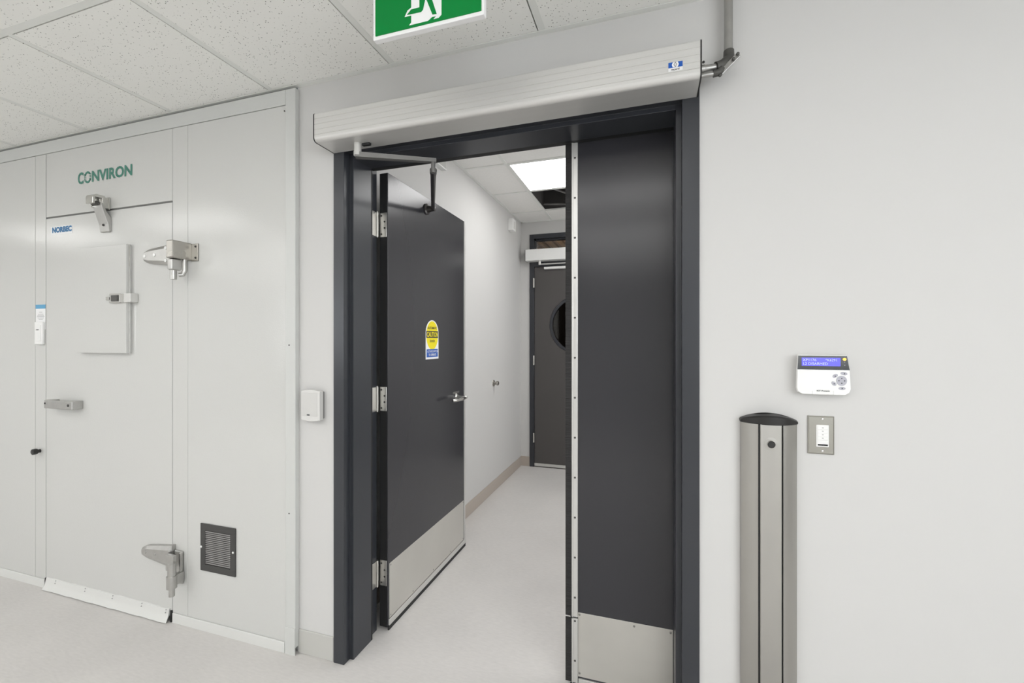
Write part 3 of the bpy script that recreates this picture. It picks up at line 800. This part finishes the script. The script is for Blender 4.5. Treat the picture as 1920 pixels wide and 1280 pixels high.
kb = MB().lathe((-3.178, CY-.0002, .738), (0, -1, 0), [(0, .010), (.012, .009), (.013, .014), (.020, .016), (.032, .0155), (.035, .010)])
tag(kb.build('release_knob', M['blackplastic'], smooth=True), 'small black round release knob beside the chamber door, below the handle', 'knob')

# ------------------------------------------------------------------ card reader left of the doorway
rd = empty('card_reader', (-1.355, WY, 1.003), 'light grey wall card reader between the chamber and the door frame', 'card reader')
def arcbox(b, xa, xb, ya, yb, za, zb, sag):
    """box with arched top and bottom, extruded in y"""
    n = 10; pts = []
    for i in range(n+1):
        t_ = i/n; pts.append((xa+(xb-xa)*t_, yb, za - sag*math.sin(math.pi*t_)))
    for i in range(n+1):
        t_ = i/n; pts.append((xb-(xb-xa)*t_, yb, zb + sag*math.sin(math.pi*t_)))
    b.prism(pts, (0, ya-yb, 0), bev=.002)
b = MB(); arcbox(b, -1.403, -1.310, 1.507, WY-.0005, 1.012, 1.125, .003); b.build('back_plate', M['louvre'], rd)
b = MB(); arcbox(b, -1.402, -1.306, 1.486, 1.507, 1.008, 1.128, .006); b.build('cover', M['offwhite'], rd)
b = MB(); b.box(-1.397, -1.318, 1.4848, 1.4865, 1.024, 1.122, bev=.0006, seg=1); b.build('face', mat('reader_face', rgb(204, 203, 200), .5), rd)
MB().box(-1.370, -1.356, 1.4840, 1.4850, 1.027, 1.0315).build('mark', M['ink'], rd)

# ------------------------------------------------------------------ alarm keypad
kx0, kx1, kz0, kz1, ky = .411, .549, 1.182, 1.298, 1.492
kp_ = empty('alarm_keypad', (.48, WY, kz0), 'white alarm keypad with lit blue display on the right wall', 'keypad')
def kp_out(y, s=0.0):
    return [(kx0+.004+s, y, kz1-s), (kx1-.010-s, y, kz1-s), (kx1-.003-s, y, 1.253), (kx1-s, y, 1.20), (kx1-.004-s, y, kz0+.006+s), (kx1-.016, y, kz0+s-.001),
            (kx0+.016, y, kz0+s-.001), (kx0+.003+s, y, kz0+.006+s), (kx0+s, y, 1.20), (kx0+.0015+s, y, 1.253)]
b = MB(); b.loft([kp_out(WY-.0005, .006), kp_out(WY-.008, .004), kp_out(ky+.006, 0), kp_out(ky, .002)]); b.build('case', M['whiteplastic'], kp_, smooth=False)
MB().prism([(x, ky-.0008, z) for x, z in [(kx0+.005, kz1-.003), (kx1-.0115, kz1-.003), (kx1-.008, 1.272), (kx1-.005, 1.2545), (kx0+.003, 1.2545)]], (0, .002, 0)).build('display_bezel', M['blackgloss'], kp_)
MB().box(.4245, .5215, ky-.0014, ky, 1.2655, 1.2895).build('display', M['lcd'], kp_)
text('lettering', 'XP1176', (.427, ky-.0016, 1.2795), X3, Z3, .034, .0072, M['lcdtext'], kp_)
text('lettering', '*K6291', (.484, ky-.0016, 1.2795), X3, Z3, .028, .0072, M['lcdtext'], kp_)
text('lettering', 'L2 DISARMED', (.428, ky-.0016, 1.2685), X3, Z3, .062, .0072, M['lcdtext'], kp_)
MB().sph((.5315, ky-.001, 1.2855), .0042, (1.1, .4, .95)).build('status_light', M['amber'], kp_, smooth=True)
b = MB(); b.sph((.5315, ky-.001, 1.277), .0013); b.sph((.5315, ky-.001, 1.2685), .0018); b.build('indicator', M['keygrey'], kp_)
def disc(cx_, cz_, rx, rz, ang, y, n=28):
    return [(cx_ + rx*math.cos(a)*math.cos(ang) - rz*math.sin(a)*math.sin(ang), y, cz_ + rx*math.cos(a)*math.sin(ang) + rz*math.sin(a)*math.cos(ang)) for a in [2*math.pi*i/n for i in range(n)]]
MB().prism(disc(.5245, 1.2235, .0130, .0145, 0, ky-.0012), (0, .003, 0)).build('arrow_pad', M['keygrey'], kp_)
for (x, z, rx, rz, a) in ((.5085, 1.2375, .0072, .0048, R(35)), (.5300, 1.2445, .0085, .0048, R(-10)), (.5055, 1.2150, .0072, .0050, R(-50)), (.5255, 1.2015, .0085, .0045, 0)):
    MB().prism(disc(x, z, rx, rz, a, ky-.0010), (0, .003, 0)).build('key', M['keygrey'], kp_)
b = MB()
for (x, z) in ((.5085, 1.2365), (.531, 1.244), (.506, 1.2145), (.5255, 1.2015), (.5245, 1.2305), (.5245, 1.2165), (.5175, 1.2235), (.5315, 1.2235)):
    b.prism(disc(x, z, .0016, .0016, 0, ky-.0016, 10), (0, .001, 0))
b.build('key_symbol', M['ink'], kp_)
text('lettering', 'ICT Protege', (.463, ky-.0003, 1.1895), X3, Z3, .032, .0058, M['ink'], kp_, bold=.02)
b = MB(); b.box(.4515, .4520, ky-.0003, ky+.001, 1.182, 1.192); b.box(.5045, .5050, ky-.0003, ky+.001, 1.182, 1.194)
b.build('lid_seam', M['faintink'], kp_)

# ------------------------------------------------------------------ lighting control plate
lp = empty('control_plate', (.481, WY, 1.003), 'brushed steel wall plate with white five button lighting control under the keypad', 'wall plate')
def plate_sec(y, s): return [(.4475+s, y, 1.003+s), (.5145-s, y, 1.003+s), (.5145-s, y, 1.1155-s), (.4475+s, y, 1.1155-s)]
MB().loft([plate_sec(WY-.0003, 0), plate_sec(WY-.004, 0), plate_sec(WY-.006, .003)]).build('plate', M['platesteel'], lp)
MB().box(.4675, .5000, WY-.0085, WY-.005, 1.0250, 1.0900, bev=.0015).build('insert', M['whiteplastic'], lp)
for i in range(5): MB().box(.4710, .4970, WY-.0097, WY-.008, 1.0360+.0102*i, 1.0454+.0102*i, bev=.0004, seg=1).build('button', M['whiteplastic'], lp)
MB().box(.4715, .4970, WY-.0092, WY-.0075, 1.0290, 1.0330).build('sensor_strip', M['blackgloss'], lp)
b = MB()
for i in range(4): b.box(.482, .486, WY-.0100, WY-.0094, 1.050+.0102*i, 1.0525+.0102*i)
b.build('button_mark', M['faintink'], lp)
b = MB(); b.lathe((.4835, WY-.006, 1.1065), (0, -1, 0), [(0, .0035), (.0015, .0030), (.002, .001)], n=14); b.lathe((.4835, WY-.006, 1.0120), (0, -1, 0), [(0, .0035), (.0015, .0030), (.002, .001)], n=14)
b.build('screw', M['chrome'], lp, smooth=True)

# ------------------------------------------------------------------ tall access post on the wall
pt = empty('access_post', (.340, WY, 0), 'tall brushed steel access post with black cap and round push sensor', 'access post')
def bow(x): return 1.503 - .036*(1 - ((x-.3405)/.0755)**2)
def strip(x0, x1, name, m, inset=0.0, z0=0.001, z1=1.092):
    n = 10; pts = [(x0 + (x1-x0)*i/n, bow(x0 + (x1-x0)*i/n)+inset, z0) for i in range(n+1)]
    pts += [(x1, WY-.0005, z0), (x0, WY-.0005, z0)]
    MB().prism(pts, (0, 0, z1-z0)).build(name, m, pt)
strip(.2655, .3065, 'side_panel', M['poststeel']); strip(.3725, .4155, 'side_panel', M['poststeel'])
b = MB(); b.box(.3115, .3680, 1.4710, 1.505, .001, 1.092, bev=.001, seg=1); b.build('centre_panel', M['poststeel'], pt)
strip(.3066, .3114, 'groove', M['rubber'], .004); strip(.3681, .3724, 'groove', M['rubber'], .004)
# cap
n = 24; secs = []
for (dz, k_, in_) in ((1.0885, 1.00, 0.0), (1.091, 1.025, .002), (1.097, 1.025, .002), (1.1015, .99, -.002)):
    sec = []
    for i in range(n+1):
        x = .3405 + (i/n*2-1)*.0755*k_
        sec.append((x, bow(.3405 + (i/n*2-1)*.0755) - in_, dz + (0 if dz < 1.096 else .015*(1-(i/n*2-1)**2))))
    for i in range(n+1):
        x = .3405 - (i/n*2-1)*.0755*k_
        sec.append((x, WY-.0005, dz + (0 if dz < 1.096 else .017*(1-(i/n*2-1)**2))))
    secs.append(sec)
MB().loft(secs).build('cap', M['blackplastic'], pt, smooth=True)
b = MB(); b.lathe((.3400, 1.4710, 1.032), (0, -1, 0), [(0, .0195), (.0006, .0195), (.0012, .0115)]); b.build('sensor_plate', M['poststeel'], pt, smooth=True)
b = MB(); b.lathe((.3400, 1.4703, 1.032), (0, -1, 0), [(0, .0118), (.003, .0112), (.004, .0100), (.002, .0088)]); b.build('sensor_ring', M['chrome'], pt, smooth=True)
b = MB(); b.cyl((.3400, 1.4700, 1.032), (.3400, 1.4667, 1.032), .0090); b.build('sensor_button', M['blackplastic'], pt)

# ------------------------------------------------------------------ exit sign hanging from the ceiling
EY = 1.080
es = empty('exit_sign', (-.591, EY, 2.209), 'green running figure exit sign hanging from the room ceiling', 'exit sign')
MB().box(-.763, -.421, EY+.002, EY+.020, 2.203, 2.392, bev=.0015).build('panel', M['signwhite'], es)
MB().box(-.754, -.428, EY-.0005, EY+.003, 2.213, 2.384).build('green_face', M['green'], es)
MB().box(-.70, -.48, EY+.003, EY+.035, 2.392, CH-.002, bev=.003).build('canopy', M['whiteplastic'], es)
def flat(pts, name, m, dy): MB().prism([(x, EY-dy, z) for x, z in pts], (0, .0007, 0)).build(name, M[m], es)  # visible lower outlines below converted from image pixels at the sign's assumed depth
flat([(-.637, 2.366), (-.637, 2.226), (-.644, 2.2195), (-.585, 2.2195), (-.572, 2.2275), (-.560, 2.2265), (-.568, 2.2205), (-.553, 2.2205), (-.544, 2.2275), (-.544, 2.366)], 'door_symbol', 'signwhite', .0012)
flat([(-.637, 2.268), (-.649, 2.262), (-.658, 2.246), (-.637, 2.246)], 'door_symbol', 'signwhite', .0012)
flat([(-.611, 2.300), (-.611, 2.262), (-.637, 2.262), (-.650, 2.250), (-.640, 2.249), (-.606, 2.248), (-.600, 2.253), (-.592, 2.285), (-.571, 2.233), (-.558, 2.232), (-.578, 2.292), (-.584, 2.320),
      (-.566, 2.303), (-.550, 2.303), (-.550, 2.311), (-.563, 2.312), (-.583, 2.338), (-.604, 2.338), (-.632, 2.326), (-.636, 2.300), (-.628, 2.300), (-.624, 2.318), (-.611, 2.322)], 'figure', 'green', .0020)
flat([(-.582 + .0115*math.cos(a), 2.352 + .0115*math.sin(a)) for a in [2*math.pi*i/20 for i in range(20)]], 'figure', 'green', .0020)

# ------------------------------------------------------------------ corridor things
db = MB(); db.lathe((CX0, 3.648, .962), X3, [(0, .030), (.006, .028), (.012, .014), (.024, .012), (.030, .019), (.044, .019), (.050, .010)])
tag(db.build('wall_hook', M['steel'], smooth=True), 'small round metal knob fixed on the bright corridor wall', 'hook')
sb = empty('motion_sensor', (CX0, 4.11, 2.42), 'small white sensor box high in the far corner of the corridor', 'sensor')
MB().box(CX0+.0005, CX0+.052, 4.06, 4.155, 2.415, 2.530, bev=.004).build('case', M['whiteplastic'], sb)
MB().box(CX0+.052, CX0+.054, 4.085, 4.130, 2.435, 2.505).build('lens', M['offwhite'], sb)
ab_ = empty('wall_box', (CX0, 2.58, 2.50), 'pale surface box high on the corridor wall above the open leaf', 'wall box')
MB().box(CX0+.0005, CX0+.030, 2.40, 2.644, 2.478, 2.590, bev=.002).build('case', M['keygrey2'], ab_)
MB().box(CX0+.001, CX0+.034, 2.40, 2.646, 2.470, 2.4775).build('base', M['whiteplastic'], ab_)

# far door
d2 = empty('door_2', ((DX0+DX1)/2, CY1, 0), 'dark grey far door with round window and glazed transom at the corridor end', 'door', kind='structure')
FYF = CY1 - .012
b = MB(); e = .048; TZ = 2.155
b.box(DX0, DX0+e, FYF, CY1+.145, 0, DT, bev=.0015, seg=1); b.box(DX1-e, DX1, FYF, CY1+.145, 0, DT, bev=.0015, seg=1)
b.box(DX0+e-.001, DX1-e+.001, FYF, CY1+.145, DT-e, DT, bev=.0015, seg=1); b.box(DX0+e-.001, DX1-e+.001, FYF, CY1+.145, TZ-.035, TZ+.055, bev=.0015, seg=1)
b.box(DX0+e, DX0+e+.014, CY1+.03, CY1+.09, TZ, DT-e); b.box(DX0+e, DX1-e, CY1+.03, CY1+.09, DT-e-.014, DT-e)
f2 = b.build('frame', M['frame'], d2)
MB().box(DX0+e+.005, DX1-e-.005, CY1+.058, CY1+.064, TZ+.05, DT-e-.002).build('transom_glass', M['glass'], f2)
# leaf with a round hole
wc = (-.715, 1.500); wr = .275; lx0, lx1, lz0, lz1 = DX0+e+.004, DX1-e-.004, .012, TZ-.039
b = MB(); n = 64
yf, yb = CY1, CY1+.044
def edge_pt(a):
    cx_, cz_ = wc; dx, dz = math.cos(a), math.sin(a); ts = []
    if dx > 1e-9: ts.append((lx1-cx_)/dx)
    if dx < -1e-9: ts.append((lx0-cx_)/dx)
    if dz > 1e-9: ts.append((lz1-cz_)/dz)
    if dz < -1e-9: ts.append((lz0-cz_)/dz)
    t_ = min(ts); return (cx_+dx*t_, cz_+dz*t_)
angs = sorted(set([2*math.pi*i/n for i in range(n)] + [math.atan2(z-wc[1], x-wc[0]) % (2*math.pi) for x in (lx0, lx1) for z in (lz0, lz1)]))
V = []
for a in angs:
    ox, oz = edge_pt(a); ix, iz = wc[0]+wr*math.cos(a), wc[1]+wr*math.sin(a)
    V.append([b.bm.verts.new(q) for q in ((ox, yf, oz), (ix, yf, iz), (ix, yb, iz), (ox, yb, oz))])
for i in range(len(V)):
    p0, p1 = V[i], V[(i+1) % len(V)]
    for k_ in range(4): b.bm.faces.new([p0[k_], p0[(k_+1) % 4], p1[(k_+1) % 4], p1[k_]])
bmesh.ops.recalc_face_normals(b.bm, faces=b.bm.faces[:])
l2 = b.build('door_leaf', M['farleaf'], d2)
b = MB()
ringp = []
for i in range(48):
    a = 2*math.pi*i/48
    sec = [(wr+.026, 0), (wr+.022, -.008), (wr-.004, -.010), (wr-.006, 0.004)]
    ringp.append([(wc[0]+rr*math.cos(a), yf+dy, wc[1]+rr*math.sin(a)) for rr, dy in sec])
vs = [[b.bm.verts.new(q) for q in r_] for r_ in ringp]
for i in range(48):
    for k_ in range(4): b.bm.faces.new([vs[i][k_], vs[i][(k_+1) % 4], vs[(i+1) % 48][(k_+1) % 4], vs[(i+1) % 48][k_]])
bmesh.ops.recalc_face_normals(b.bm, faces=b.bm.faces[:])
b.build('window_ring', M['frame'], l2, smooth=True)
b = MB(); b.cyl((wc[0], yf+.018, wc[1]), (wc[0], yf+.024, wc[1]), wr, n=48); b.build('window_glass', M['glass'], l2)
for (z0, z1) in ((1.90, 2.0), (1.08, 1.18), (.26, .36)):
    b = MB(); b.cyl((DX0+.0475, FYF-.006, z0), (DX0+.0475, FYF-.006, z1), .008); b.build('hinge', M['hinge'], l2, smooth=True)
MB().box(lx0, lx1, yf-.010, yf, .010, .040, bev=.003).build('door_sweep', M['alu_strip'], l2)
# operator over the far door
o2 = empty('door_operator', (-.73, CY1, 2.165), 'white boxed door operator over the far corridor door', 'door operator')
MB().box(-1.252, -.22, 4.395, FYF, 2.168, 2.287, bev=.007, seg=3).build('housing', M['whiteplastic'], o2)
MB().box(-1.2555, -1.250, 4.397, FYF, 2.170, 2.285, bev=.002).build('end_cap', M['rubber'], o2)
b = MB(); b.cyl((-1.105, 4.44, 2.128), (-1.105, 4.44, 2.17), .014); b.box(-1.105, -.45, 4.430, 4.450, 2.128, 2.138, bev=.002); b.build('arm', M['alu_strip'], o2, smooth=True)
MB().box(-1.068, -.40, 4.470, 4.509, 2.086, 2.110, bev=.003).build('slide_track', M['whiteplastic'], o2)

# the room seen through the transom
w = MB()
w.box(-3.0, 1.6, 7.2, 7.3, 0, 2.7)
st(w.build('wall_beyond_back', M['shadeblack']), 'back wall blackened to stand in for the unlit space beyond the far door', 'wall')
st(MB().box(-3.1, -3.0, CY1+.14, 7.3, 0, 3.2).build('wall_beyond_left', M['shadeblack']), 'left wall blackened as if unlit, beyond the far door', 'wall')
st(MB().box(1.6, 1.7, CY1+.14, 7.3, 0, 3.2).build('wall_beyond_right', M['shadeblack']), 'right wall blackened as if unlit, beyond the far door', 'wall')
b = MB().box(-3.1, 1.7, CY1+.14, 7.3, 2.63, 2.7)
cb = st(b.build('ceiling_beyond', M['timber']), 'brown timber ceiling seen through the transom', 'ceiling')
b = MB()
for i in range(38): b.box(-3.0+.12*i, -2.97+.12*i, CY1+.15, 7.2, 2.60, 2.63)
b.build('batten', M['timberdark'], cb)
bl = bpy.data.lights.new('fill_beyond', 'POINT'); bl.energy = 14; bl.color = (1, .82, .6); bl.shadow_soft_size = .03  # fill light added to brighten the brown ceiling, no fixture modelled
blo = bpy.data.objects.new('fill_beyond', bl); blo.location = (-.6, 5.25, 2.15); C.objects.link(blo)
tag(blo, 'warm fill light added in the space beyond the far door', 'lamp')
